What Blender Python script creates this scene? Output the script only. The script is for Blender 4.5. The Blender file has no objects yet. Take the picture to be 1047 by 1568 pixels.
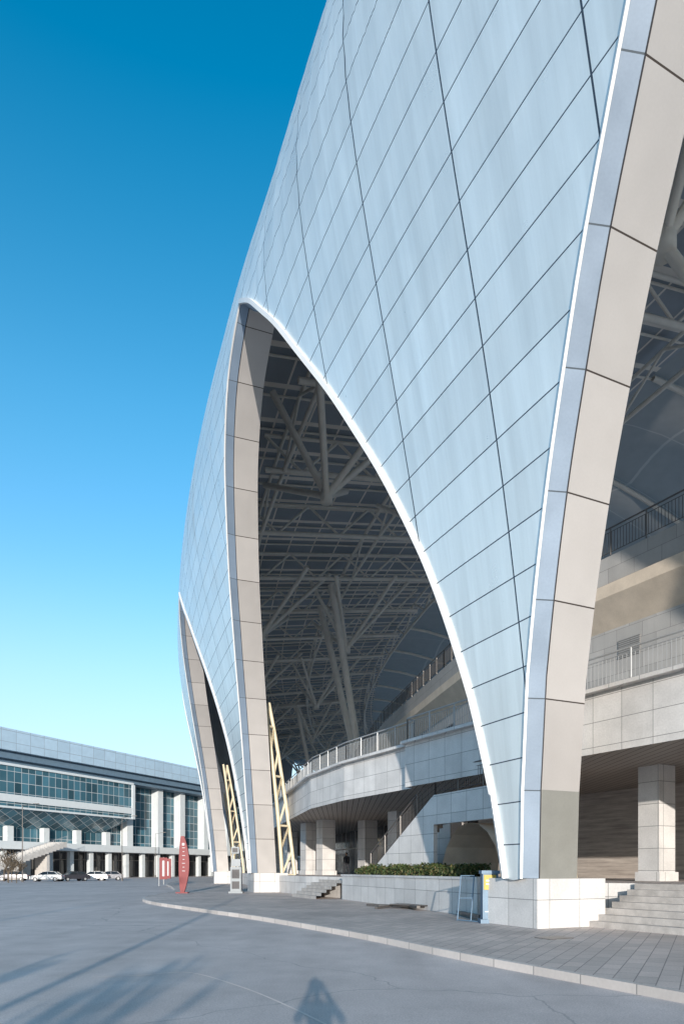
import bpy, math, random
import numpy as np
from mathutils import Vector, Matrix
random.seed(7); np.random.seed(7)
rad=math.radians
sc=bpy.context.scene
V=Vector
# ------------------------------------------------------------------ helpers
class MB:
    def __init__(s): s.v=[];s.f=[];s.uv=[];s.mi=[]
    def face(s,pts,uv=None,mi=0):
        b=len(s.v); pts=[V(p) for p in pts]
        s.v+=pts; s.f.append(list(range(b,b+len(pts))))
        if uv is None:
            n=V((0,0,0))
            for i in range(1,len(pts)-1): n+=(pts[i]-pts[0]).cross(pts[i+1]-pts[0])
            if n.length<1e-12: n=V((0,0,1))
            n.normalize()
            if abs(n.z)>.75: uv=[(p.x,p.y) for p in pts]
            else:
                h=V((0,0,1)).cross(n); h.normalize()
                uv=[(p.dot(h),p.z) for p in pts]
        s.uv+=uv; s.mi.append(mi)
    def box(s,c,size,rz=0,mi=0,M=None):
        hx,hy,hz=size[0]/2,size[1]/2,size[2]/2
        R=M if M is not None else Matrix.Rotation(rz,3,'Z')
        c=V(c); P=[c+R@V((a*hx,b*hy,d*hz)) for d in(-1,1) for b in(-1,1) for a in(-1,1)]
        for q in((0,1,5,4),(1,3,7,5),(3,2,6,7),(2,0,4,6),(4,5,7,6),(0,2,3,1)):
            s.face([P[i] for i in q],mi=mi)
    def beam(s,p,q,w,h,mi=0):
        p=V(p);q=V(q);d=q-p;L=d.length
        if L<1e-6:return
        d.normalize(); up=V((0,0,1))
        if abs(d.z)>.98: up=V((0,1,0))
        x=d.cross(up).normalized(); z=x.cross(d).normalized()
        M=Matrix((x,d,z)).transposed()
        s.box((p+q)/2,(w,L,h),M=M,mi=mi)
    def tube(s,p,q,r,n=6,r2=None,mi=0,caps=False):
        p=V(p);q=V(q);d=q-p
        if d.length<1e-6:return
        r2=r if r2 is None else r2
        d.normalize(); up=V((0,0,1)) if abs(d.z)<.95 else V((0,1,0))
        x=d.cross(up).normalized(); y=d.cross(x)
        b=len(s.v)
        for c,rr in((p,r),(q,r2)):
            for i in range(n):
                a=2*math.pi*i/n; s.v.append(c+(x*math.cos(a)+y*math.sin(a))*rr)
        for i in range(n):
            j=(i+1)%n; s.f.append([b+i,b+j,b+n+j,b+n+i]); s.uv+=[(0,0),(1,0),(1,1),(0,1)]; s.mi.append(mi)
        if caps:
            s.f.append([b+i for i in range(n)][::-1]); s.uv+=[(0,0)]*n; s.mi.append(mi)
            s.f.append([b+n+i for i in range(n)]); s.uv+=[(0,0)]*n; s.mi.append(mi)
    def ribbon(s,pts,z0,z1,mi=0):
        u=0
        for a,b in zip(pts[:-1],pts[1:]):
            L=math.hypot(b[0]-a[0],b[1]-a[1])
            s.face([(a[0],a[1],z0),(b[0],b[1],z0),(b[0],b[1],z1),(a[0],a[1],z1)],
                   uv=[(u,z0),(u+L,z0),(u+L,z1),(u,z1)],mi=mi); u+=L
    def obj(s,name,mats,parent=None,smooth=False):
        me=bpy.data.meshes.new(name); me.from_pydata([tuple(p) for p in s.v],[],s.f)
        uvl=me.uv_layers.new(name='UVMap')
        uvl.data.foreach_set('uv',[c for t in s.uv for c in (float(t[0]),float(t[1]))])
        if not isinstance(mats,(list,tuple)): mats=[mats]
        for m in mats: me.materials.append(m)
        me.polygons.foreach_set('material_index',s.mi)
        if smooth: me.polygons.foreach_set('use_smooth',[True]*len(me.polygons))
        me.update(); o=bpy.data.objects.new(name,me); sc.collection.objects.link(o)
        if parent: o.parent=parent
        return o
def empty(name,loc=(0,0,0)):
    e=bpy.data.objects.new(name,None); e.location=(0,0,0); sc.collection.objects.link(e); return e
def grid(mb,P,UV,mi=0):
    b=len(mb.v); n=len(P); m=len(P[0])
    for r in P: mb.v+=[V(p) for p in r]
    for i in range(n-1):
        for j in range(m-1):
            a=b+i*m+j
            mb.f.append([a,a+m,a+m+1,a+1]); mb.uv+=[UV[i][j],UV[i+1][j],UV[i+1][j+1],UV[i][j+1]]; mb.mi.append(mi)

class NT:
    def __init__(s,name):
        s.m=bpy.data.materials.new(name); s.m.use_nodes=True; s.t=s.m.node_tree; s.n=s.t.nodes
        s.b=s.n['Principled BSDF']
    def new(s,t,**k):
        nd=s.n.new(t)
        for a,b in k.items(): setattr(nd,a,b)
        return nd
    def put(s,sock,val):
        if isinstance(val,bpy.types.NodeSocket): s.t.links.new(val,sock)
        elif val is not None:
            if isinstance(val,(tuple,list)) and len(val)==3 and sock.type=='RGBA': val=(*val,1)
            sock.default_value=val
    def math(s,op,a,b=None,c=None,clamp=False):
        nd=s.new('ShaderNodeMath',operation=op,use_clamp=clamp); s.put(nd.inputs[0],a)
        if b is not None: s.put(nd.inputs[1],b)
        if c is not None: s.put(nd.inputs[2],c)
        return nd.outputs[0]
    def mix(s,f,a,b,bt='MIX'):
        nd=s.new('ShaderNodeMix',data_type='RGBA',blend_type=bt); s.put(nd.inputs[0],f); s.put(nd.inputs[6],a); s.put(nd.inputs[7],b)
        return nd.outputs[2]
    def noise(s,vec,scale,detail=4,rough=.55):
        nd=s.new('ShaderNodeTexNoise'); s.put(nd.inputs['Vector'],vec); nd.inputs['Scale'].default_value=scale
        nd.inputs['Detail'].default_value=detail; nd.inputs['Roughness'].default_value=rough; return nd.outputs[0]
    def mapr(s,v,a,b,c,d):
        nd=s.new('ShaderNodeMapRange'); s.put(nd.inputs[0],v)
        for i,x in enumerate((a,b,c,d)): nd.inputs[i+1].default_value=x
        return nd.outputs[0]
    def scale(s,vec,sx):
        nd=s.new('ShaderNodeVectorMath',operation='MULTIPLY'); s.put(nd.inputs[0],vec); nd.inputs[1].default_value=sx; return nd.outputs[0]
    def bump(s,h,st,dist=.02):
        nd=s.new('ShaderNodeBump'); s.put(nd.inputs['Height'],h); nd.inputs['Strength'].default_value=st; nd.inputs['Distance'].default_value=dist
        s.t.links.new(nd.outputs[0],s.b.inputs['Normal'])
    def fin(s,col=None,rough=None,metal=None,spec=None):
        s.put(s.b.inputs['Base Color'],col); s.put(s.b.inputs['Roughness'],rough)
        s.put(s.b.inputs['Metallic'],metal)
        if spec is not None: s.b.inputs['Specular IOR Level'].default_value=spec
        return s.m
def plain(name,col,rough=.6,metal=0,var=.15,sc_=1.5,bump=.15):
    t=NT(name); g=t.new('ShaderNodeNewGeometry').outputs['Position']
    n=t.noise(g,sc_,5); n2=t.noise(g,sc_*14,3)
    k=t.mapr(t.math('ADD',t.math('MULTIPLY',n,.7),t.math('MULTIPLY',n2,.3)),.3,.7,1-var,1+var)
    c=t.new('ShaderNodeVectorMath',operation='SCALE'); c.inputs[0].default_value=col; t.put(c.inputs[3],k)
    if bump: t.bump(n2,bump,.01)
    return t.fin(c.outputs[0],rough,metal)
def panel(name,col,pw,ph,lw=.02,lh=None,line=(.1,.1,.1),rough=.5,metal=0,var=.08,ou=0,ov=0,streak=0,fine=.06,bump=.4,stag=False,nb=.15,trans=0):
    t=NT(name); uv=t.new('ShaderNodeUVMap').outputs[0]
    sp=t.new('ShaderNodeSeparateXYZ'); t.put(sp.inputs[0],uv)
    u=t.math('ADD',sp.outputs[0],ou+1000*pw); v=t.math('ADD',sp.outputs[1],ov+1000*ph)
    if stag:
        row=t.math('FLOOR',t.math('DIVIDE',v,ph)); u=t.math('ADD',u,t.math('MULTIPLY',t.math('MODULO',row,2),pw/2))
    lh=lw if lh is None else lh
    a=t.math('LESS_THAN',t.math('PINGPONG',u,pw/2),lw/2); b=t.math('LESS_THAN',t.math('PINGPONG',v,ph/2),lh/2)
    m=t.math('MAXIMUM',a,b)
    cb=t.new('ShaderNodeCombineXYZ'); t.put(cb.inputs[0],t.math('FLOOR',t.math('DIVIDE',u,pw))); t.put(cb.inputs[1],t.math('FLOOR',t.math('DIVIDE',v,ph)))
    wn=t.new('ShaderNodeTexWhiteNoise'); t.put(wn.inputs[0],cb.outputs[0])
    k=t.mapr(wn.outputs[0],0,1,1-var,1+var)
    n=t.noise(uv,.9,5); nf=t.noise(uv,18,3)
    k=t.math('MULTIPLY',k,t.mapr(n,.3,.7,1-fine,1+fine)); k=t.math('MULTIPLY',k,t.mapr(nf,.3,.7,1-fine*.6,1+fine*.6))
    if streak:
        st=t.noise(t.scale(uv,(1.5,.09,1)),1.0,5,.65); k=t.math('MULTIPLY',k,t.mapr(st,.3,.7,1-streak,1+streak))
    c=t.new('ShaderNodeVectorMath',operation='SCALE'); c.inputs[0].default_value=col; t.put(c.inputs[3],k)
    col_=t.mix(m,c.outputs[0],line)
    r=t.math('ADD',t.mapr(n,.3,.7,rough-.05,rough+.06),t.math('MULTIPLY',m,.3))
    if bump: t.bump(t.math('SUBTRACT',t.math('MULTIPLY',n,nb),m),bump,.02)
    mm=t.fin(col_,r,metal)
    if trans:
        tr=t.new('ShaderNodeBsdfTranslucent'); t.put(tr.inputs[0],col_); ms_=t.new('ShaderNodeMixShader'); ms_.inputs[0].default_value=trans
        t.t.links.new(t.b.outputs[0],ms_.inputs[1]); t.t.links.new(tr.outputs[0],ms_.inputs[2]); t.t.links.new(ms_.outputs[0],t.n['Material Output'].inputs[0])
    return mm
# ------------------------------------------------------------------ materials
M_shell=panel('cladding_panels',(.76,.82,.835),4.1,1.15,.05,.032,(.04,.06,.09),rough=.32,metal=.3,var=.045,ou=-3,streak=.12,fine=.015,bump=.3,nb=.01)
M_lining=panel('inner_lining',(.22,.22,.23),2.4,6,.1,.3,(.3,.28,.26),rough=.7)
M_reveal=panel('beige_metal',(.525,.50,.485),50,2.4,.01,.035,(.05,.04,.035),rough=.36,metal=.3,var=.08,fine=.03,ou=25,bump=.3,nb=.03)
M_darkrefl=plain('painted_dark_reflection',(.26,.26,.24),.45,.2,.1)  # dark reflection painted as a darker colour, lowest reveal panel of near leg
M_strip=panel('bluegrey_trim',(.22,.28,.36),50,2.4,.01,.03,(.08,.1,.12),rough=.4,metal=.3,ou=25,nb=.03)
M_rim=plain('white_rim',(.8,.79,.78),.4,.1,.05)
M_stone=panel('pale_granite',(.60,.585,.575),1.05,.78,.018,line=(.2,.2,.2),rough=.55,var=.08,fine=.12,streak=.05)
M_stone2=panel('grey_stone_wall',(.38,.375,.37),1.2,.6,.015,line=(.18,.18,.18),rough=.6,var=.08,stag=True,streak=.08)
M_beige=plain('beige_render',(.60,.52,.43),.7)
M_soffit=panel('soffit_slats',(.34,.31,.29),.3,40,.03,line=(.05,.05,.05),rough=.6)
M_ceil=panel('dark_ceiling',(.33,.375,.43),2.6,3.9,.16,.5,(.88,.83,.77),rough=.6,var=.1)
M_mem=panel('roof_membrane',(.42,.42,.42),6,9,.12,.25,(.6,.58,.56),rough=.55,var=.04,trans=.2)
M_truss=plain('cream_steel',(.82,.78,.71),.45,0,.08)
M_lattice=plain('yellow_cream_steel',(.76,.67,.49),.45,0,.08)
M_rail=plain('steel_rail',(.40,.41,.42),.45,.2,.1)
M_darkrail=plain('dark_rail',(.13,.12,.115),.4,.3,.1)
M_concrete=plain('concrete',(.52,.50,.48),.75,0,.15)
M_dark=plain('dark_metal',(.03,.03,.035),.4,.3)
M_glass=panel('window_glass',(.045,.12,.16),1.5,1.9,.10,line=(.45,.48,.50),rough=.08,var=.5,bump=.1,nb=.05)
M_glassg=panel('podium_glass',(.07,.075,.08),1.6,3.6,.12,line=(.26,.24,.22),rough=.08,var=.5,nb=.05)
t=NT('streaked_stone'); uv=t.new('ShaderNodeUVMap').outputs[0]; n=t.noise(t.scale(uv,(.5,7,1)),1,6,.7)
M_wall=t.fin(t.mix(t.mapr(n,.35,.65,0,1),(.60,.54,.49),(.31,.27,.245)),.55)
# asphalt
t=NT('asphalt'); g=t.new('ShaderNodeNewGeometry').outputs['Position']
n1=t.noise(g,.12,5,.6); n2=t.noise(g,1.1,6,.6); n3=t.noise(g,45,3,.7); n4=t.noise(t.scale(g,(.9,.12,1)),1,5,.6)
k=t.math('MULTIPLY',t.math('MULTIPLY',t.mapr(n1,.3,.7,.84,1.12),t.mapr(n2,.3,.7,.9,1.1)),t.mapr(n3,.25,.75,.72,1.28))
k=t.math('MULTIPLY',k,t.mapr(n4,.3,.7,.90,1.10))
vo=t.new('ShaderNodeTexVoronoi',feature='DISTANCE_TO_EDGE'); wv=t.new('ShaderNodeVectorMath',operation='ADD')
nn=t.new('ShaderNodeTexNoise'); t.put(nn.inputs['Vector'],g); nn.inputs['Scale'].default_value=.5; nn.inputs['Detail'].default_value=4
t.put(wv.inputs[0],g); t.put(wv.inputs[1],t.scale(nn.outputs['Color'],(1.6,1.6,0))); t.put(vo.inputs['Vector'],wv.outputs[0]); vo.inputs['Scale'].default_value=.07
cr=t.math('LESS_THAN',vo.outputs['Distance'],.0011)
c=t.new('ShaderNodeVectorMath',operation='SCALE'); c.inputs[0].default_value=(.535,.475,.455); t.put(c.inputs[3],k)
col=t.mix(t.math('MULTIPLY',cr,.5),c.outputs[0],(.25,.24,.24)); t.bump(t.math('ADD',n3,t.math('MULTIPLY',cr,-2)),.3,.008)
M_asph=t.fin(col,.8)
# pavers
t=NT('pavers'); g=t.new('ShaderNodeNewGeometry').outputs['Position']
mp=t.new('ShaderNodeMapping'); mp.inputs['Rotation'].default_value=(0,0,rad(-62)); t.put(mp.inputs[0],g)
br=t.new('ShaderNodeTexBrick'); t.put(br.inputs['Vector'],mp.outputs[0]); br.inputs['Scale'].default_value=1
br.inputs['Brick Width'].default_value=.6; br.inputs['Row Height'].default_value=.3; br.inputs['Mortar Size'].default_value=.009
t.put(br.inputs['Color1'],(.56,.48,.44)); t.put(br.inputs['Color2'],(.45,.395,.365)); t.put(br.inputs['Mortar'],(.24,.21,.20))
n1=t.noise(g,.35,5,.6); n3=t.noise(g,30,3,.7)
c=t.new('ShaderNodeVectorMath',operation='SCALE'); t.put(c.inputs[0],br.outputs[0]); t.put(c.inputs[3],t.math('MULTIPLY',t.mapr(n1,.3,.7,.8,1.18),t.mapr(n3,.3,.7,.85,1.15)))
t.bump(t.math('ADD',br.outputs['Fac'],t.math('MULTIPLY',n3,-.3)),-.35,.008); M_pave=t.fin(c.outputs[0],.75)
# ------------------------------------------------------------------ stadium frame
TH0=.419; R=312.; C=(4.85+R*math.cos(TH0),19+R*math.sin(TH0)); BAY=31.07; TK=1.75
def fp(s,w,z):
    th=TH0-s/R; r=R-w
    return V((C[0]-r*math.cos(th),C[1]-r*math.sin(th),z))
prof=[(0,0),(3.5,.25),(7,.65),(11,1.2),(15,1.95),(20,3.0),(24,3.75),(27,4.1),(30,3.65),(33,2.7),(36,1.6),(40,.2),(45,-1.6),(50,-3.4),(54,-5.6),(57,-9),(59,-14),(60,-22),(60.6,-40)]
pz=np.array([p[0] for p in prof],float); po=np.array([p[1] for p in prof],float)
pt=np.concatenate([[0],np.cumsum(np.hypot(np.diff(pz),np.diff(po)))])
TT=np.arange(0,pt[-1]+.01,.2)
def smooth(a,k=11):
    ke=np.hanning(k+2)[1:-1]; ke/=ke.sum(); p=k//2
    ext=np.concatenate([2*a[0]-a[1:p+1][::-1],a,2*a[-1]-a[-p-1:-1][::-1]]); return np.convolve(ext,ke,'valid')
ZT=smooth(np.interp(TT,pt,pz),31); OT=smooth(np.interp(TT,pt,po),31)
def kst(s): return min(max((s-12)*.022,0),.95)
def zreal(zeq,s): 
    d=max(zeq-27,0); return zeq+kst(s)*min(d,12)
ah=[(0,1.30),(.35,1.35),(.6,3.5),(1.25,6.9),(2.6,10.8),(4.4,14.5),(6.9,18.6),(10.5,23.5),(13.2,26.4),(BAY/2,28.2)]
HH=np.arange(0,BAY/2+.001,.05); AZ=np.interp(HH,[a[0] for a in ah],[a[1] for a in ah]); AZs=smooth(AZ,41)
wb=np.clip((HH-.5)/1.2,0,1); AZs=AZ*(1-wb)+AZs*wb
def zarch(h,s=0):
    z=float(np.interp(h,HH,AZs)); return z*(1-.055*min(max((s-BAY)/12,0),1)) if z>1.4 else z
def prof_at_t(tt): return float(np.interp(tt,TT,ZT)),float(np.interp(tt,TT,OT))
def t_of_z(z): return float(np.interp(z,ZT,TT))
def o_of(z): return float(np.interp(z,ZT,OT))
hs=[0,.2,.35,.45,.6,.8,1.0,1.25,1.6,2.1,2.6,3.3,4.0,4.8,5.6,6.6,7.6,8.6,9.7,10.8,12,13,14,14.8,BAY/2]
K0,K1=-1,6
stadium=empty('stadium')
Scol=[]
for k in range(K0,K1+1):
    for h in hs[::-1]:
        if h>0 : Scol.append((k*BAY-h,h))
    for h in hs[:-1]: Scol.append((k*BAY+h,h))
Scol.append((K1*BAY+BAY/2,BAY/2))
Scol=sorted(set((round(a,4),b) for a,b in Scol))
def shell(woff,tmax,nrow):
    P=[];U=[]
    for s,h in Scol:
        t0=t_of_z(zarch(h,s)); row=[];ur=[]
        for j in range(nrow+1):
            tt=t0+(tmax-t0)*(j/nrow)
            zq,o=prof_at_t(tt); row.append(fp(s,-o+woff,zreal(zq,s))); ur.append((s,tt))
        P.append(row);U.append(ur)
    return P,U
mb=MB(); P,U=shell(0,TT[-1],70); grid(mb,P,U); mb.obj('shell_cladding',M_shell,stadium,True)
mb=MB(); P,U=shell(TK,t_of_z(44),24); grid(mb,P,U); mb.obj('shell_inner_lining',M_lining,stadium,True)
mr=MB(); ms=MB(); mt=MB()
for k in range(K0,K1):
    for side in (1,-1):
        base=(k if side==1 else k+1)*BAY
        hl=list(np.concatenate([np.arange(.35,3,.15),np.arange(3,BAY/2,.4),[BAY/2]]))
        R0=[];R1=[];R2=[];Uu=[];L=0;prev=None
        for h in hl:
            s=base+side*h; z=zarch(h,s); o=o_of(z)
            a=fp(s,-o,z); 
            if prev is not None: L+=(a-prev).length
            prev=a
            sh=.22*side*min(1,(BAY/2-h)/1.5); dz=-.16*min(1,h/8)
            b=fp(s+sh,-o+.42,max(z+dz,1.33)); c=fp(s+sh,-o+TK,max(z+dz,1.33))
            R0.append(a);R1.append(b);R2.append(c);Uu.append(L)
        grid(ms,[R0,R1],[[(0,l) for l in Uu],[(.48,l) for l in Uu]])
        f0=len(mr.f)
        grid(mr,[R1,R2],[[(.5,l) for l in Uu],[(2.1,l) for l in Uu]])
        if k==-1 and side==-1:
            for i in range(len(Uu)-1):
                if (Uu[i]+Uu[i+1])/2<2.1: mr.mi[f0+i]=1  # lowest faces get the painted dark reflection
        for i in range(len(R0)-1):
            n=(fp(base,-1,0)-fp(base,0,0))
            wd=.17 if side==1 else .07
            mt.beam(R0[i]+n*.02,R0[i+1]+n*.02,wd,wd)
            mt.beam(R1[i],R1[i+1],.03,.03,mi=1)
mr.obj('arch_reveal',[M_reveal,M_darkrefl],stadium,True); ms.obj('arch_chamfer',M_strip,stadium,True); mt.obj('arch_rim',[M_rim,M_dark],stadium)
mb=MB()
for k in range(K0,K1+1):
    s=k*BAY; th=TH0-s/R
    c=fp(s+.35,1.22,.675)
    mb.box(c,(2.4,2.4,1.35),rz=th)
mb.obj('leg_plinth',M_stone,stadium)
# ceiling
SS=np.arange(-50,262,2.6)
def zc(w): return 36+.09*w
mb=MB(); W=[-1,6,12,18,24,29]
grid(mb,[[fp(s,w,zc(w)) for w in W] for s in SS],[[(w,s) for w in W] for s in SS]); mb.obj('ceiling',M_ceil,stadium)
W=np.arange(29,57,3.0)
def zm(s,w): 
    q=(w-29)/50.; return zc(29)+1.6*abs(math.sin(math.pi*s/12))*min(1,q*6)-27*q**1.5
SS2=np.arange(-50,262,1.5)
mb=MB(); grid(mb,[[fp(s,w,zm(s,w)) for w in W] for s in SS2],[[(s,w) for w in W] for s in SS2]); mb.obj('membrane_canopy',M_mem,stadium,True)
mb=MB(); 
for s in np.arange(-48,250,12):
    for a,b in zip(W[:-1],W[1:]): mb.tube(fp(s,a,zm(s,a)-.25),fp(s,b,zm(s,b)-.25),.22,n=6)
mb.obj('membrane_rib',M_truss,stadium,True)
mb=MB(); P=[[fp(s,w,z) for w,z in ((150,8),(175,22),(180,30),(175,36),(150,38))] for s in np.arange(-60,262,8)]
grid(mb,P,[[(s,w) for w in range(5)] for s in np.arange(-60,262,8)]); mb.obj('opposite_stand',M_concrete,stadium)
# trusses
mb=MB(); ml=MB()
def tb(a,b,r): mb.tube(a,b,r,n=6)
for s in np.arange(-BAY*1.5,235,BAY/3):
    ws=list(np.arange(2,27,6))
    for a,b in zip(ws[:-1],ws[1:]):
        tb(fp(s,a,zc(a)-.5),fp(s,b,zc(b)-.5),.15)
        m=(a+b)/2
        tb(fp(s,a,zc(a)-.5),fp(s,m,zc(m)-3.2),.12); tb(fp(s,b,zc(b)-.5),fp(s,m,zc(m)-3.2),.12)
    tb(fp(s,2,zc(2)-3.2),fp(s,26,zc(26)-3.2),.22)
for w in (3.5,15,27):
    st=BAY/3
    for s in np.arange(-BAY*1.5,235,st):
        tb(fp(s,w,zc(w)-.6),fp(s+st,w,zc(w)-.6),.15); tb(fp(s,w,zc(w)-3.2),fp(s+st,w,zc(w)-3.2),.18)
        tb(fp(s,w,zc(w)-3.2),fp(s+st/2,w,zc(w)-.6),.11); tb(fp(s+st,w,zc(w)-3.2),fp(s+st/2,w,zc(w)-.6),.11)
for s in np.arange(-46,235,3.9):
    tb(fp(s,0,zc(0)-.2),fp(s,29,zc(29)-.2),.09)
for k in range(K0,K1+1):
    nodes=[(0,5.5,28.8,.25)]
    if k<=0: nodes.append((2.7,8.7,24.5,.2))
    else: nodes.append((2,16,28.5,.22))
    for (ds,w,z,r_) in nodes:
        s=k*BAY+ds; N=fp(s,w,z)
        for dx,dw in ((-7.8,-3),(-7.8,4),(7.8,-3),(7.8,4),(0,-4.5),(0,8)):
            ww=max(w+dw,1.5); tb(N,fp(s+dx,ww,zc(ww)-3.0 if abs(dx)>5 else zc(ww)-.6),r_)
        mb.tube(N-V((0,0,.45)),N+V((0,0,.45)),.45,n=10,caps=True)
    s=k*BAY
    if k<=0: tb(fp(s+2.7,8.7,24.5),fp(s-1,14.5,14),.22)
    if k in (2,4):
        for dx in (-3.5,3.5):
            tb(fp(s+dx*.25,17,14.5),fp(s+dx,13,zc(13)-3.2),.4)
    zz=np.arange(1.2,15.5,1.8)
    A=[fp(s+1.0,TK+.75-o_of(z)*.8,z) for z in zz]
    B=[fp(s+1.6,TK+1.9-o_of(z)*.8-.05*z,z) for z in zz]
    for i in range(len(A)-1):
        for p_,q_,r_ in ((A[i],A[i+1],.14),(B[i],B[i+1],.14),(A[i],B[i+1] if i%2 else B[i],.09),(A[i],B[i+1],.09)): ml.tube(p_,q_,r_,n=6)
mb.obj('roof_truss',M_truss,stadium,True); ml.obj('leg_lattice',M_lattice,stadium,True)
# ------------------------------------------------------------------ podium
edge=[(19.5,1.6),(9.5,19),(7.7,22),(2.8,30.3),(3.15,30.6),(.1,36),(-1.9,41),(-3.2,47),(-6.0,60),(-10.8,78),(-14,100),(-15,150),(-9.5,200)]
wall=[(25,4),(16,20),(12.9,25),(10.5,29.2),(8.2,36),(6.9,43),(4.1,59),(2,80),(1,110),(3,150),(10,200)]
low=[(30,6),(19,20.4),(15.5,26.5),(11.8,32.8),(8.0,40),(5.6,50),(2,62),(-3,80),(-6,110),(-5,150),(2,200)]
mb=MB(); mb.ribbon(edge,5.25,7.15)
def offs(pts,d):
    out=[]
    for i,p in enumerate(pts):
        a=V(pts[max(i-1,0)]);b=V(pts[min(i+1,len(pts)-1)]); t_=(b-a).normalized(); out.append((p[0]+t_.y*d,p[1]-t_.x*d))
    return out
def strip(mb,a,b,z,mi=0):
    for i in range(len(a)-1): mb.face([(*a[i],z),(*a[i+1],z),(*b[i+1],z),(*b[i],z)],mi=mi)
mb.obj('podium_fascia',M_stone,stadium)
mb=MB()
e_in=[(p[0]+14,p[1]+5) for p in edge]
strip(mb,edge,e_in,7.12); mb.obj('podium_floor',M_concrete,stadium)
mb=MB(); strip(mb,edge,e_in,5.25)
mb.obj('podium_soffit',M_soffit,stadium)
mb=MB(); eo=offs(edge,-.06)
for a,b in zip(eo[:-1],eo[1:]): mb.beam((*a,7.21),(*b,7.21),.4,.12)
mb.obj('podium_coping',M_stone,stadium)
def railing(name,pts,z,h,gap=.14,mat=None,post=1.5,zs=None,parent=None):
    mb=MB(); mat=mat or M_rail
    for i in range(len(pts)-1):
        a=V((*pts[i],z if zs is None else zs[i])); b=V((*pts[i+1],z if zs is None else zs[i+1])); L=(b-a).length
        up=V((0,0,1))
        mb.tube(a+up*h,b+up*h,.032,n=6); mb.tube(a+up*(h-.16),b+up*(h-.16),.016,n=4); mb.tube(a+up*.12,b+up*.12,.018,n=4)
        g=gap if a.length<60 else gap*3
        n=max(1,int(L/g))
        for j in range(n):
            p=a.lerp(b,j/n); mb.tube(p+up*.12,p+up*(h-.16),.013,n=4)
        n=max(1,round(L/post))
        for j in range(n+1):
            p=a.lerp(b,j/n); mb.tube(p,p+up*h,.03,n=6)
    return mb.obj(name,mat,parent)
railing('podium_railing',offs(edge[:10],.12),7.27,1.05,parent=stadium)
DZ=-.4
mb=MB(); mb.ribbon(wall,7.12,12.3+DZ); mb.obj('concourse_wall',M_stone2,stadium)
mb=MB(); wo=offs(wall,-.9); wo2=offs(wall,-.5)
for i in range(len(wall)-1):
    mb.face([(*wall[i],11.9+DZ),(*wall[i+1],11.9+DZ),(*wo[i+1],12.9+DZ),(*wo[i],12.9+DZ)])
    mb.face([(*wo[i],12.9+DZ),(*wo[i+1],12.9+DZ),(*wo[i+1],13.4+DZ),(*wo[i],13.4+DZ)])
    mb.face([(*wo[i],13.4+DZ),(*wo[i+1],13.4+DZ),(*wo2[i+1],13.45+DZ),(*wo2[i],13.45+DZ)])
mb.obj('tier_beam',M_beige,stadium)
mb=MB(); mb.ribbon(wo2,13.45+DZ,14.7+DZ); 
wi=offs(wall,8); strip(mb,wo2,wi,14.7+DZ); mb.obj('upper_tier',M_stone2,stadium)
railing('upper_tier_railing',wo2[:8],14.72+DZ,1.1,parent=stadium,mat=M_darkrail)
mb=MB()
for i in range(12):
    a=offs(wall,4+i*.9); b=offs(wall,4.9+i*.9); z=14.7+DZ+i*.5
    mb.ribbon(a,z,z+.5); strip(mb,a,b,z+.5)
mb.obj('seating_tiers',M_concrete,stadium)
mb=MB()
def on_wall(pts,dist):
    for a,b in zip(pts[:-1],pts[1:]):
        L=math.hypot(b[0]-a[0],b[1]-a[1])
        if dist<=L: 
            t_=V(((b[0]-a[0])/L,(b[1]-a[1])/L)); return V(a)+t_*dist,t_
        dist-=L
def plate(mb,pts,dist,z,w,h,off=.05,mi=0,th=.08):
    p,t_=on_wall(pts,dist); n=V((-t_.y,t_.x)); c=p+n*off
    mb.box((c.x,c.y,z),(w,th,h),rz=math.atan2(t_.y,t_.x),mi=mi)
for d in (38,44,50,56,62): plate(mb,wall,d,9,2.6,3.4)
plate(mb,low,24.2,2.45,1.3,2.5); plate(mb,low,20.5,2.4,1.8,2.5)
mb.obj('doors',M_dark,stadium)
mb=MB(); plate(mb,wall,27,10.55,1.0,.75,off=.0)
mb.obj('ventilation_grille',panel('grille',(.26,.26,.26),3,.08,.01,.03,(.12,.12,.12)),stadium)
mb=MB(); mb.ribbon(low[:5],1.2,5.25); mb.obj('ground_floor_wall',M_wall,stadium)
mb=MB(); mb.ribbon(low[4:],1.2,5.25); mb.obj('ground_floor_glazing',M_glassg,stadium)
plat=[(16.7,6.3),(8.72,20.15),(7.6,20.8),(5.2,24),(.9,36.3),(-2.2,41.8),(-4.5,48),(-7.5,60),(-11.5,78),(-14,100),(-15,150),(-9,200)]
mb=MB(); strip(mb,plat,[(p[0]+22,p[1]+8) for p in plat],1.19,0); mb.ribbon(plat,0,1.19,mi=1); mb.obj('platform',[M_pave,M_stone],stadium)
mb=MB()
for (x,y,w_) in ((11.15,24.2,.85),(15.2,17,.85),(5.4,33.4,1.05),(1.9,51,1.05),(-1.2,50.5,1.05),(-2.6,54,1.05),(3.6,43,1.05),(-5.0,66,1.05),(-8,80,1.05)):
    mb.box((x,y,3.22),(w_,w_,4.06),rz=rad(28)); 
    mb.box((x,y,1.35),(w_+.15,w_+.15,.32),rz=rad(28))
mb.obj('podium_column',M_stone,stadium)
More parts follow.
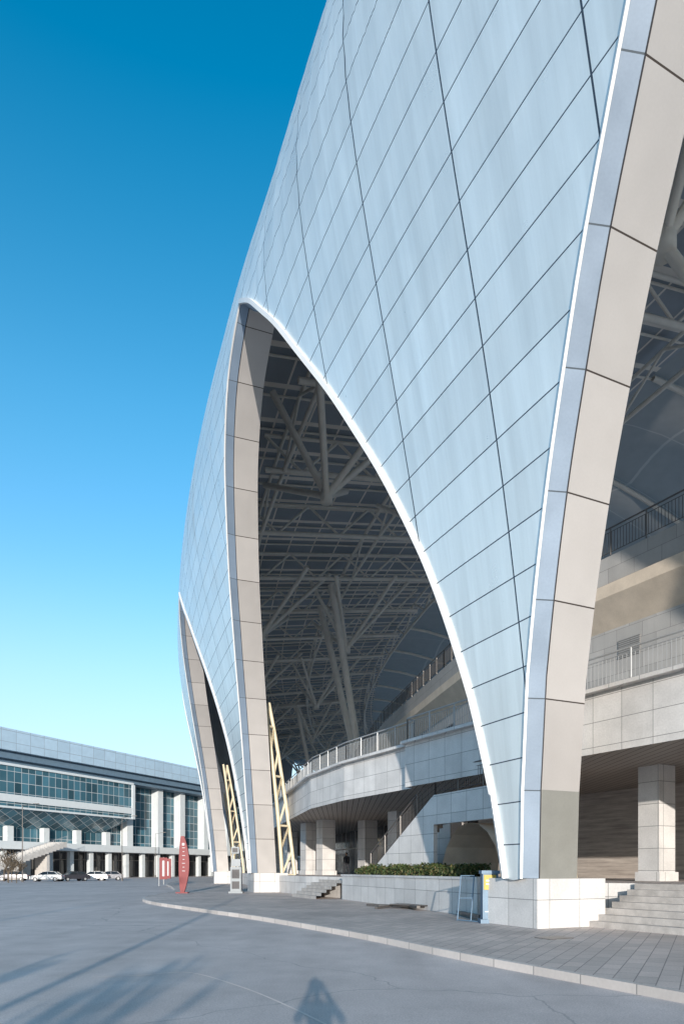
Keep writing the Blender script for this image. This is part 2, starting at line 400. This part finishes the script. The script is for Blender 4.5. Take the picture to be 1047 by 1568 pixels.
def steps(name,p0,along,inn,L,n,tr,ri,mat):
    mb=MB(); p0=V(p0);along=V(along).normalized();inn=V(inn).normalized()
    for i in range(n):
        a=p0+inn*tr*i; b=p0+inn*(tr*n+.02)
        z0=ri*i; z1=ri*(i+1)
        mb.face([(*a,z0),(*(a+along*L),z0),(*(a+along*L),z1),(*a,z1)])
        mb.face([(*a,z1),(*(a+along*L),z1),(*(a+along*L+inn*tr),z1),(*(a+inn*tr),z1)])
        mb.face([(*a,0),(*a,z1),(*(a+inn*tr),z1),(*(a+inn*tr),0)])
    return mb.obj(name,mat,stadium)
M_step=plain('granite_step',(.44,.41,.385),.7,0,.28,3)
steps('entrance_steps',(6.85,19.0),(.5,-.866),(.866,.5),14,7,.33,.17,M_step)
steps('side_steps',(-2.95,40.2),(.40,-.917),(.917,.40),3.9,7,.3,.17,M_step)
# outer stair
inn=V((.9,.43)).normalized()
Q=lambda d: V((6.0,27.5)).lerp(V((2.2,35.5)),d)-inn*1.35
mb=MB()
n=20
def slabwall(d0,z0a,d1,z1a,zb,zb2=None,sh=0):
    a=Q(d0)+inn*sh;b=Q(d1)+inn*sh; zb2=zb if zb2 is None else zb2
    A=[(*a,zb),(*b,zb2),(*b,z1a),(*a,z0a)]; o=inn*.18
    B=[(p[0]+o.x,p[1]+o.y,p[2]) for p in A]
    mb.face(A); mb.face(B)
    for i in range(4): mb.face([A[i],A[(i+1)%4],B[(i+1)%4],B[i]])
D0,D1=.24,.90
slabwall(D0,4.75,D1,1.4,1.19)
slabwall(-.32,4.75,D0,4.75,3.5)
for i in range(n):
    d=D0+.01+i*((D1-D0)/n); z=4.45-i*(3.2/n); a=Q(d)+inn*.2; b=Q(d+(D1-D0)/n)+inn*.2; w=inn*1.5
    mb.face([(*a,z),(*b,z),(*(b+w),z),(*(a+w),z)]); mb.face([(*b,z),(*b,z-.16),(*(b+w),z-.16),(*(b+w),z)])
a=Q(-.32)+inn*.2;b=Q(D0)+inn*.2; mb.face([(*a,4.5),(*b,4.5),(*(b+w),4.5),(*(a+w),4.5)])
mb.obj('stair_flight',M_stone,stadium)
mb=MB()
for i in range(10):
    a0=math.pi*i/10;a1=math.pi*(i+1)/10
    f=lambda a,dd:(*(Q(-.03+.22*math.cos(a))+inn*dd),1.19+2.25*math.sin(a))
    mb.face([f(a0,.1),f(a1,.1),f(a1,3),f(a0,3)])
mb.obj('stair_vault',M_beige,stadium,True)
pts=[Q(-.32)+inn*.09,Q(D0)+inn*.09,Q(D1)+inn*.09]; railing('stair_railing',[(p.x,p.y) for p in pts],0,1.0,mat=M_darkrail,zs=[4.76,4.76,1.42],parent=stadium)
# ------------------------------------------------------------------ planter + hedge
planter=empty('stone_planter'); mb=MB()
pa=V((4.55,23.0));pb=V((0.0,36.3)); d=(pb-pa).normalized(); nn_=V((d.y,-d.x))
L=(pb-pa).length; cen=(pa+pb)/2+nn_*.6; rz=math.atan2(d.y,d.x)
mb.box((cen.x,cen.y,.63),(L,1.2,1.26),rz=rz); mb.box((cen.x,cen.y,1.3),(L+.1,1.3,.09),rz=rz)
mb.obj('planter_box',M_stone,planter)
def leafmass(name,c,size,rz,n,ls,mat,parent=None,bumpy=.25):
    mb=MB(); Rz=Matrix.Rotation(rz,3,'Z')
    for i in range(n):
        x=random.uniform(-.5,.5);y=random.uniform(-.5,.5)
        hz=.5+bumpy*(math.sin(x*size[0]*2.1)+math.sin(x*size[0]*5.3+1)+math.sin(x*size[0]*11))*.3
        z=random.random()**.6*hz*1.4-.5
        p=V(c)+Rz@V((x*size[0],y*size[1],0))+V((0,0,z*size[2]))
        a=V((random.gauss(0,1),random.gauss(0,1),random.gauss(0,1))).normalized(); b=a.cross(V((random.random(),random.random(),1))).normalized()
        l=ls*random.uniform(.5,1.3)
        mb.face([p-a*l,p+b*l*.5,p+a*l,p-b*l*.5],uv=[(0,0)]*4,mi=random.randint(0,len(mat)-1))
    return mb.obj(name,mat,parent)
M_l1=plain('leaf_dark',(.035,.06,.02),.6); M_l2=plain('leaf_mid',(.07,.10,.03),.6); M_l3=plain('leaf_dry',(.14,.12,.05),.7)
leafmass('hedge',(cen.x+d.x*-.4,cen.y-d.y*.4,1.60),(L-2.6,1.05,.55),rz,15000,.07,[M_l1,M_l2,M_l2,M_l3])
# ------------------------------------------------------------------ ground
mb=MB(); mb.face([(-3000,-3000,-.13),(3000,-3000,-.13),(3000,3000,-.13),(-3000,3000,-.13)]); mb.obj('ground',M_asph)
kerb=[(16,-9),(8.5,1.5),(6.2,5.2),(4.45,8.7),(3.35,10.8),(2.2,13.1),(.45,17),(-2.7,22.9),(-5.8,27.8),(-9.0,33),(-10.8,37),(-11.7,41),(-12,45),(-12.8,52),(-16,64),(-20,78),(-23,100),(-24,150),(-18,230)]
def spl(pts,n=6):
    out=[]
    for i in range(len(pts)-1):
        p0=V(pts[max(i-1,0)]);p1=V(pts[i]);p2=V(pts[i+1]);p3=V(pts[min(i+2,len(pts)-1)])
        for j in range(n):
            t_=j/n; out.append(tuple(.5*((2*p1)+(p2-p0)*t_+(2*p0-5*p1+4*p2-p3)*t_*t_+(3*p1-p0-3*p2+p3)*t_**3)))
    out.append(pts[-1]); return out
ks=spl(kerb); ki=offs(ks,.12)
mb=MB()
for i in range(len(ki)-1):
    mb.face([(*ki[i],0),(*ki[i+1],0),(ki[i+1][0]+60,ki[i+1][1]+18,0),(ki[i][0]+60,ki[i][1]+18,0)])
mb.obj('pavement',M_pave)
M_kerb=panel('kerb_stone',(.60,.54,.50),1.0,10,.02,line=(.25,.24,.23),rough=.7,var=.16,ov=5)
mb=MB(); u=0
for i in range(len(ks)-1):
    l=(V(ks[i+1])-V(ks[i])).length
    a,b,c_,d_=ks[i],ks[i+1],ki[i+1],ki[i]
    for q in ([(*a,-.13),(*b,-.13),(*b,.012),(*a,.012)],[(*a,.012),(*b,.012),(*c_,.012),(*d_,.012)],[(*d_,.012),(*c_,.012),(*c_,-.13),(*d_,-.13)]):
        mb.face(q,uv=[(u,0),(u+l,0),(u+l,.1),(u,.1)])
    u+=l
mb.obj('kerb',M_kerb)
G=lambda px,py:(lambda D:((px-523)/1045*D,D))(1.73*1045/(py-1332))
jp=spl([G(140,1497),G(215,1494),G(290,1490),G(370,1512),G(450,1545),G(560,1600)],8); jq=offs(jp,.035)
mb=MB(); strip(mb,jp,jq,-.1255); mb.obj('road_joint',plain('joint_mortar',(.72,.63,.58),.8))
mb=MB(); mb.box((4.94,15.9,.008),(.75,.5,.016),rz=rad(28)); mb.obj('drain_cover',M_darkrail)
# ------------------------------------------------------------------ far building
hall=empty('glass_exhibition_hall'); F0=V((-75,91)); fd=V((.434,.901)).normalized(); fn=V((fd.y,-fd.x)); frz=math.atan2(fd.y,fd.x)
def FB(mb,u0,u1,v0,v1,z0,z1,mi=0):
    c=F0+fd*(u0+u1)/2+fn*(v0+v1)/2; mb.box((c.x,c.y,(z0+z1)/2),(u1-u0,abs(v1-v0),z1-z0),rz=frz,mi=mi)
def FP(u,v,z): p=F0+fd*u+fn*v; return V((p.x,p.y,z))
M_hp=panel('hall_parapet',(.48,.62,.73),3,2,.08,line=(.3,.36,.42),rough=.4,metal=.2,var=.05)
mb=MB(); FB(mb,-30,150,-28,2.5,22.6,26.4); mb.obj('parapet',M_hp,hall)
mb=MB(); FB(mb,-30,150,-28,1.5,21.3,22.5); FB(mb,-30,150,-28,.5,20.4,21.25); mb.obj('soffit',plain('hall_soffit',(.13,.20,.27),.5),hall)
mb=MB(); FB(mb,-30,150,-28,-3,6.4,20.3); FB(mb,-30,63.8,-2.9,2,12.8,19.9)
mb.face([FP(-30,2,12.6),FP(63.8,2,12.6),FP(60,-2.9,9.4),FP(-30,-2.9,9.4)])
mb.obj('curtain_wall',M_glass,hall)
M_white=plain('white_paint',(.62,.66,.68),.5,0,.06)
mb=MB(); FB(mb,-30,64.0,-2.9,2.25,13.6,14.9); FB(mb,-30,64.2,-2.9,2.3,19.9,20.35); FB(mb,63.8,64.6,-2.9,2.3,12.5,19.9); FB(mb,-30,150,-3,3.2,5.2,6.6); FB(mb,-30,64,-2.9,2.2,12.45,12.8)
for u in (66.5,76.5,84.6,94,104,114): FB(mb,u-.9,u+.9,-2.9,-.9,6.6,20.4)
for u in range(-28,64,8): FB(mb,u,u+1.3,-2.8,-1.6,6.6,9.6)
for u in range(-28,140,5): FB(mb,u,u+.9,1.2,2.1,-.1,5.2)
mb.obj('frames_and_columns',M_white,hall)
mb=MB(); FB(mb,-30,150,-20,-2,-.1,5.2); mb.obj('ground_floor',M_glassg,hall)
mb=MB()
for i in range(26):
    FB(mb,40-i*.8,40.8-i*.8,4,8,max(-.1,5.6-i*.25),6.6-i*.25)
for i in (4,12,19): FB(mb,40-i*.8,40.6-i*.8,4.5,7.5,-.12,5.6-i*.25)
mb.obj('outside_stair',M_concrete,hall)
railing('stair_rail_hall',[(FP(40.8,8,0).x,FP(40.8,8,0).y),(FP(20,8,0).x,FP(20,8,0).y)],0,1.1,zs=[6.6,.3],parent=hall)
# ------------------------------------------------------------------ bare trees
M_bark=plain('bark',(.11,.085,.06),.9)
def tree(name,x,y,h,seed,depth=5,spread=.5,z0=-.13,tw=.012,trunk=.32):
    rnd=random.Random(seed); mb=MB()
    def br(p,d,l,r,k):
        q=p+d*l; mb.tube(p,q,r,n=5 if k>2 else 3,r2=r*.72)
        if k==0: return
        for i in range(3 if k<depth else 4):
            a=V((rnd.gauss(0,1),rnd.gauss(0,1),rnd.gauss(0,.5))); nd=(d+a*spread+V((0,0,.15))).normalized()
            br(p.lerp(q,rnd.uniform(.7,1)),nd,l*rnd.uniform(.6,.82),max(r*.58,tw),k-1)
    br(V((x,y,z0)),V((0,0,1)),h*trunk,h*.016,depth)
    return mb.obj(name,M_bark)
tree('bare_tree',-2.5,-8.2,4.0,1,4,.28,tw=.016); tree('bare_tree.001',-1.55,-11,4.6,12,4,.28,tw=.016); tree('bare_tree.002',-4.2,-9.0,4.2,3,4,.28,tw=.016)
for i,(x,y,h) in enumerate(((-43,88,4.5),(-46.5,95,5),(-44.5,92,4),(-49,99,5.5),(-41,86,3.5))): tree('bare_tree.%03d'%(i+3),x,y,h,20+i,4,.5,tw=.03)
# ------------------------------------------------------------------ street lamps
def lamp(name,x,y,h,arm=1.6,dirx=1):
    mb=MB(); z0=-.13
    mb.tube((x,y,z0),(x,y,z0+.5),.16,n=10,caps=True); mb.tube((x,y,z0+.5),(x,y,h),.09,n=8,r2=.05)
    mb.tube((x,y,h-.05),(x+dirx*arm,y,h+.25),.035,n=6); mb.box((x+dirx*(arm+.3),y,h+.27),(.75,.28,.1))
    return mb.obj(name,M_darkrail)
lamp('street_lamp',-3.2,-10,9.9,dirx=-1); lamp('street_lamp.001',-44.0,94,10.4); lamp('street_lamp.002',-33.5,104,9.5); lamp('street_lamp.003',-41,150,9.5)
lamp('street_lamp.004',-9.5,-14,10)
# ------------------------------------------------------------------ cars
M_glassc=NT('car_glass').fin((.02,.025,.03,1),.05); M_red=plain('red_paint',(.20,.012,.018),.4,0,.06)
def car(name,x,y,rz,col):
    e=empty(name); Mx=Matrix.Translation((x,y,-.13))@Matrix.Rotation(rz,4,'Z')
    body=NT(name+'_paint'); body=body.fin((*col,1),.25,.1)
    prof_=[(-2.2,.35),(-2.25,.7),(-2.1,.95),(-1.5,1.0),(1.0,.98),(1.9,.85),(2.2,.65),(2.2,.35)]
    roof=[(-1.75,.97),(-1.2,1.38),(-.2,1.46),(.45,1.38),(1.15,.96)]
    def ext(mb,pr,w0,w1,mi=0,zmid=.9):
        L=[Mx@V((a,-(w0 if b<=zmid else w1),b)) for a,b in pr]; Rr=[Mx@V((a,(w0 if b<=zmid else w1),b)) for a,b in pr]
        mb.face(L,mi=mi); mb.face(Rr[::-1],mi=mi)
        for i in range(len(pr)):
            j=(i+1)%len(pr); mb.face([L[i],L[j],Rr[j],Rr[i]],mi=mi)
    mb=MB(); ext(mb,prof_,.9,.84,0); o=mb.obj('body',body,e)
    mb=MB(); ext(mb,roof,.83,.64,0,1.0); mb.obj('greenhouse',M_glassc,e)
    mb=MB(); 
    mb.box(Mx@V((-.4,0,1.45)),(1.3,1.2,.05),rz=rz)
    for s_ in(-1,1):
        mb.beam(Mx@V((-.3,.86*s_,.97)),Mx@V((-.25,.66*s_,1.44)),.07,.05); mb.beam(Mx@V((1.15,.82*s_,.96)),Mx@V((.45,.65*s_,1.4)),.06,.05); mb.beam(Mx@V((-1.75,.82*s_,.97)),Mx@V((-1.2,.65*s_,1.4)),.08,.06)
    mb.obj('roof_and_pillars',body,e)
    mb=MB()
    for a in(-1.35,1.4):
        for s_ in(-1,1):
            mb.tube(Mx@V((a,.70*s_,.32)),Mx@V((a,.93*s_,.32)),.32,n=18,caps=True); mb.tube(Mx@V((a,.93*s_,.32)),Mx@V((a,.95*s_,.32)),.19,n=12,caps=True,mi=1)
    mb.obj('wheels',[M_dark,M_rail],e)
    mb=MB()
    for s_ in(-1,1): mb.box(Mx@V((2.16,.62*s_,.7)),(.12,.4,.14),rz=rz); mb.box(Mx@V((-2.2,.62*s_,.78)),(.1,.35,.16),rz=rz,mi=1)
    mb.obj('lights',[M_white,M_red],e)
for i,(px,D,rz_,c) in enumerate(((72,98,.1,(.6,.6,.6)),(112,101,.9,(.05,.05,.06)),(143,106,.15,(.62,.63,.64)),(166,108,.4,(.3,.3,.32)),(20,104,.2,(.1,.1,.12)))):
    car('parked_car' if i==0 else 'parked_car.%03d'%i,(px-523)/1045*D,D,rz_+math.pi,c)
# ------------------------------------------------------------------ red pylon sign
sg=empty('red_pylon_sign'); mb=MB(); x0,y0=-10.75,46.; H=3.85; n=20
for i in range(n):
    z0=H*i/n;z1=H*(i+1)/n; f=lambda z:.08+.27*math.sin(math.pi*min(1,(z/H)*.96+.02))**.8
    a,b=f(z0),f(z1); l0=.12*math.sin(z0/H*3);l1=.12*math.sin(z1/H*3)
    for yy in(-.1,.1):
        mb.face([(x0-a+l0,y0+yy,z0),(x0+a+l0,y0+yy,z0),(x0+b+l1,y0+yy,z1),(x0-b+l1,y0+yy,z1)])
    for s_ in(-1,1): mb.face([(x0+s_*a+l0,y0-.1,z0),(x0+s_*a+l0,y0+.1,z0),(x0+s_*b+l1,y0+.1,z1),(x0+s_*b+l1,y0-.1,z1)])
mb.box((x0,y0,.04),(.8,.5,.08)); mb.obj('blade',M_red,sg)
mb=MB()
for i in range(7): mb.box((x0+.1,y0-.108,1.5+i*.26),(.2-.08*(i%2),.012,.03))
mb.box((x0+.08,y0-.108,3.3),(.16,.012,.16)); mb.obj('lettering',M_white,sg)
def banner(name,px,D):
    x=(px-523)/1045*D; mb=MB(); mb.tube((x,D,0),(x,D,2.9),.04,n=6); mb.box((x+.42,D,1.7),(.75,.03,2.1),mi=1); mb.box((x+.42,D-.02,1.7),(.2,.02,1.5),mi=2); mb.obj(name,[M_rail,M_red,M_white])
banner('banner_sign',243,66); banner('banner_sign.001',250,72)
M_kiosk=plain('kiosk_grey',(.16,.18,.20),.4,.3)
kb=empty('information_kiosk'); mb=MB(); x,y=-7.15,46.2
mb.box((x,y,.9),(.72,.6,1.75)); mb.box((x,y,2.05),(.60,.5,.5)); mb.box((x,y,.06),(.95,.8,.12)); mb.beam((x-.3,y,2.3),(x-.1,y,3.2),.1,.1); mb.box((x-.05,y,2.9),(.5,.4,.45)); mb.obj('housing',M_kiosk,kb)
mb=MB(); mb.box((x,y-.31,1.3),(.5,.03,.6)); mb.box((x,y-.31,.55),(.5,.03,.5)); mb.box((x-.05,y-.21,2.9),(.36,.02,.3)); mb.obj('screen',M_dark,kb)
eb=empty('electrical_box'); x,y=4.40,20.4
M_blue=plain('blue_paint',(.14,.22,.31),.5,.1,.15); M_yel=plain('yellow_paint',(.55,.38,.06),.5,0,.08)
mb=MB(); mb.box((x,y,.8),(.46,.35,1.35)); mb.box((x,y,1.52),(.54,.45,.1)); mb.box((x,y,.06),(.6,.45,.12)); mb.obj('cabinet',M_blue,eb)
mb=MB(); mb.box((x-.02,y-.19,1.22),(.36,.03,.44)); mb.obj('warning_plate',M_yel,eb)
mb=MB(); mb.box((x-.02,y-.21,1.27),(.24,.012,.05)); mb.box((x-.02,y-.21,1.17),(.24,.012,.05)); mb.box((x-.02,y-.185,.6),(.03,.02,.6)); mb.box((x-.02,y-.185,.35),(.3,.02,.03)); mb.obj('label',M_white,eb)
mb=MB(); x+=.1; y+=.6
for dx in (0,.42):
    mb.tube((x-.90+dx,y+.3,0),(x-.72+dx,y+.7,1.4),.02); 
mb.tube((x-.72,y+.7,1.4),(x-.30,y+.7,1.4),.02); mb.tube((x-.81,y+.5,.7),(x-.39,y+.5,.7),.018); mb.tube((x-.90,y+.3,0.03),(x-.4,y-.5,.03),.02)
mb.obj('blue_trestle',M_blue)
mb=MB()
def T(px,py,dz=0): 
    D=1672/(py-1332); return V(((px-523)/1045*D,D,.06+dz))
for a,b in (((562,1388),(690,1397)),((575,1393),(640,1386)),((690,1397),(735,1412)),((600,1386),(640,1396)),((640,1386),(705,1400)),((580,1390),(700,1392))): mb.beam(T(*a),T(*b,.1),.13,.09)
mb.beam(T(605,1391,.1),T(690,1396,.14),.7,.05)
mb.obj('fallen_barrier',M_darkrail)
# ------------------------------------------------------------------ people
M_cloth=plain('dark_clothes',(.03,.032,.04),.85); M_skin=plain('skin',(.45,.28,.2),.5,0,.04); M_hair=plain('hair',(.015,.012,.01),.5)
def person(name,x,y,z,rz,arms='down',walk=0):
    e=empty(name); vs=[];es=[];rs=[]
    def a(p,r,par=None):
        vs.append(p);rs.append(r if isinstance(r,tuple) else (r,r))
        if par is not None: es.append((par,len(vs)-1))
        return len(vs)-1
    pel=a((0,0,.96),(.15,.11)); wa=a((0,0,1.12),(.13,.10),pel); ch=a((0,0,1.32),(.17,.115),wa); nk=a((0,0,1.47),.06,ch); a((0,.01,1.53),.05,nk)
    for s in(-1,1):
        hp=a((.1*s,0,.88),.095,pel); kn=a((.11*s,.03+walk*.15*s,.5),.065,hp); an=a((.12*s,-.02+walk*.22*s,.1),.045,kn); a((.14*s,.14+walk*.22*s,.05),.04,an)
        sh=a((.19*s,0,1.41),.065,ch)
        if arms=='up': el=a((.27*s,.13,1.26),.055,sh); wr=a((.12*s,.2,1.52),.04,el); fd_=V((-.3*s,.2,1))
        else: el=a((.24*s,-.02,1.13),.048,sh); wr=a((.25*s,.05,.89),.033,el); fd_=V((0,.1,-1))
        fd_.normalize(); pw=V(vs[wr]); pm=pw+fd_*.07; pi=a(tuple(pm),(.035,.022),wr); sd=V((1,0,0)) if arms=='up' else V((0,1,0))
        for i,l in enumerate((.07,.085,.08,.06)):
            b=pm+sd*(i-1.5)*.02+fd_*.03; i1=a(tuple(b),.010,pi); i2=a(tuple(b+fd_*l*.55),.009,i1); a(tuple(b+fd_*l+V((0,.015,0))),.008,i2)
        b=pw+fd_*.03+sd*.04; i1=a(tuple(b),.011,wr); a(tuple(b+fd_*.05+sd*.015),.009,i1)
    me=bpy.data.meshes.new('body'); me.from_pydata(vs,es,[]); o=bpy.data.objects.new('body',me); sc.collection.objects.link(o); o.parent=e
    m=o.modifiers.new('skin','SKIN'); 
    for i,r in enumerate(rs): me.skin_vertices[0].data[i].radius=r
    me.skin_vertices[0].data[0].use_root=True
    ss=o.modifiers.new('sub','SUBSURF'); ss.levels=1; ss.render_levels=2; me.materials.append(M_cloth)
    def ell(nm,c,r,mat,zcut=None):
        mb=MB(); P=[]
        for i in range(13):
            ph=math.pi*i/12; P.append([(c[0]+r[0]*math.sin(ph)*math.cos(t_*math.pi/8),c[1]+r[1]*math.sin(ph)*math.sin(t_*math.pi/8),c[2]+r[2]*math.cos(ph)) for t_ in range(17)])
        grid(mb,P,[[(0,0)]*17]*13); return mb.obj(nm,mat,e,True)
    ell('head',(0,.02,1.63),(.075,.095,.12),M_skin); ell('hair',(0,-.005,1.665),(.10,.11,.11),M_hair); ell('nose',(0,.118,1.62),(.013,.02,.025),M_skin)
    for s in(-1,1): ell('ear',(.078*s,.01,1.63),(.012,.022,.032),M_skin); ell('eye',(.03*s,.105,1.64),(.013,.01,.008),M_hair)
    ell('mouth',(0,.108,1.575),(.025,.008,.006),M_red)
    e.location=(x,y,z); e.rotation_euler=(0,0,rz); return e
ph=person('photographer',.2,-.42,-.13,0,'up')
mb=MB(); mb.box((0,.2,1.64),(.15,.07,.11)); mb.box((0,.2,1.71),(.06,.06,.05)); mb.tube((0,.23,1.64),(0,.30,1.64),.038,n=14,caps=True); mb.obj('handheld_camera',M_dark,ph)
ps=person('pedestrian',.35,54,1.19,2.6,walk=1)
# ------------------------------------------------------------------ sky, sun, camera
EL,AZ_=8.9,3.2
w=bpy.data.worlds.new('World'); sc.world=w; w.use_nodes=True; nt=w.node_tree
sk=nt.nodes.new('ShaderNodeTexSky'); sk.sky_type='NISHITA'; sk.sun_disc=False; sk.sun_elevation=rad(EL); sk.sun_rotation=rad(180-AZ_)
sk.air_density=1.0; sk.dust_density=.6; sk.ozone_density=2.8; sk.altitude=0
tc=nt.nodes.new('ShaderNodeTexCoord'); sx=nt.nodes.new('ShaderNodeSeparateXYZ'); nt.links.new(tc.outputs['Generated'],sx.inputs[0])
def mrn(vals,sock=None,smooth_=False):
    m=nt.nodes.new('ShaderNodeMapRange'); nt.links.new(sx.outputs[2],m.inputs[0])
    if smooth_: m.interpolation_type='SMOOTHSTEP'
    for i,x in enumerate(vals): m.inputs[i+1].default_value=x
    if sock: nt.links.new(m.outputs[0],sock)
    return m.outputs[0]
hsv=nt.nodes.new('ShaderNodeHueSaturation'); nt.links.new(sk.outputs[0],hsv.inputs['Color'])
mrn((0,.8,.9,1.36),hsv.inputs['Saturation']); mrn((0,.5,.5,.484),hsv.inputs['Hue']); mrn((.55,.85,1.08,.92),hsv.inputs['Value'])
hz=nt.nodes.new('ShaderNodeMix'); hz.data_type='RGBA'; mrn((-.05,.42,.93,0),hz.inputs[0],True)
nt.links.new(hsv.outputs[0],hz.inputs[6]); hz.inputs[7].default_value=(2.05,2.5,2.85,1)
nt.links.new(hz.outputs[2],nt.nodes['Background'].inputs[0]); nt.nodes['Background'].inputs[1].default_value=.31
sun=bpy.data.lights.new('sun','SUN'); sun.energy=5.0; sun.angle=rad(.5); sun.color=(1,.92,.82); so=bpy.data.objects.new('sun',sun); sc.collection.objects.link(so)
dv=V((-math.sin(rad(AZ_))*math.cos(rad(EL)),math.cos(rad(AZ_))*math.cos(rad(EL)),-math.sin(rad(EL)))); so.rotation_euler=dv.to_track_quat('-Z','Y').to_euler(); so.location=(0,-50,40)
cam=bpy.data.cameras.new('camera'); co=bpy.data.objects.new('camera',cam); sc.collection.objects.link(co); co.location=(0,0,1.6); co.rotation_euler=(rad(90),0,0)
cam.sensor_fit='HORIZONTAL'; cam.sensor_width=36; cam.lens=36*1045/1047; cam.shift_y=548/1047; cam.clip_start=.05; cam.clip_end=6000
sc.camera=co
sc.view_settings.view_transform='Standard'; sc.view_settings.look='None'; sc.view_settings.exposure=0
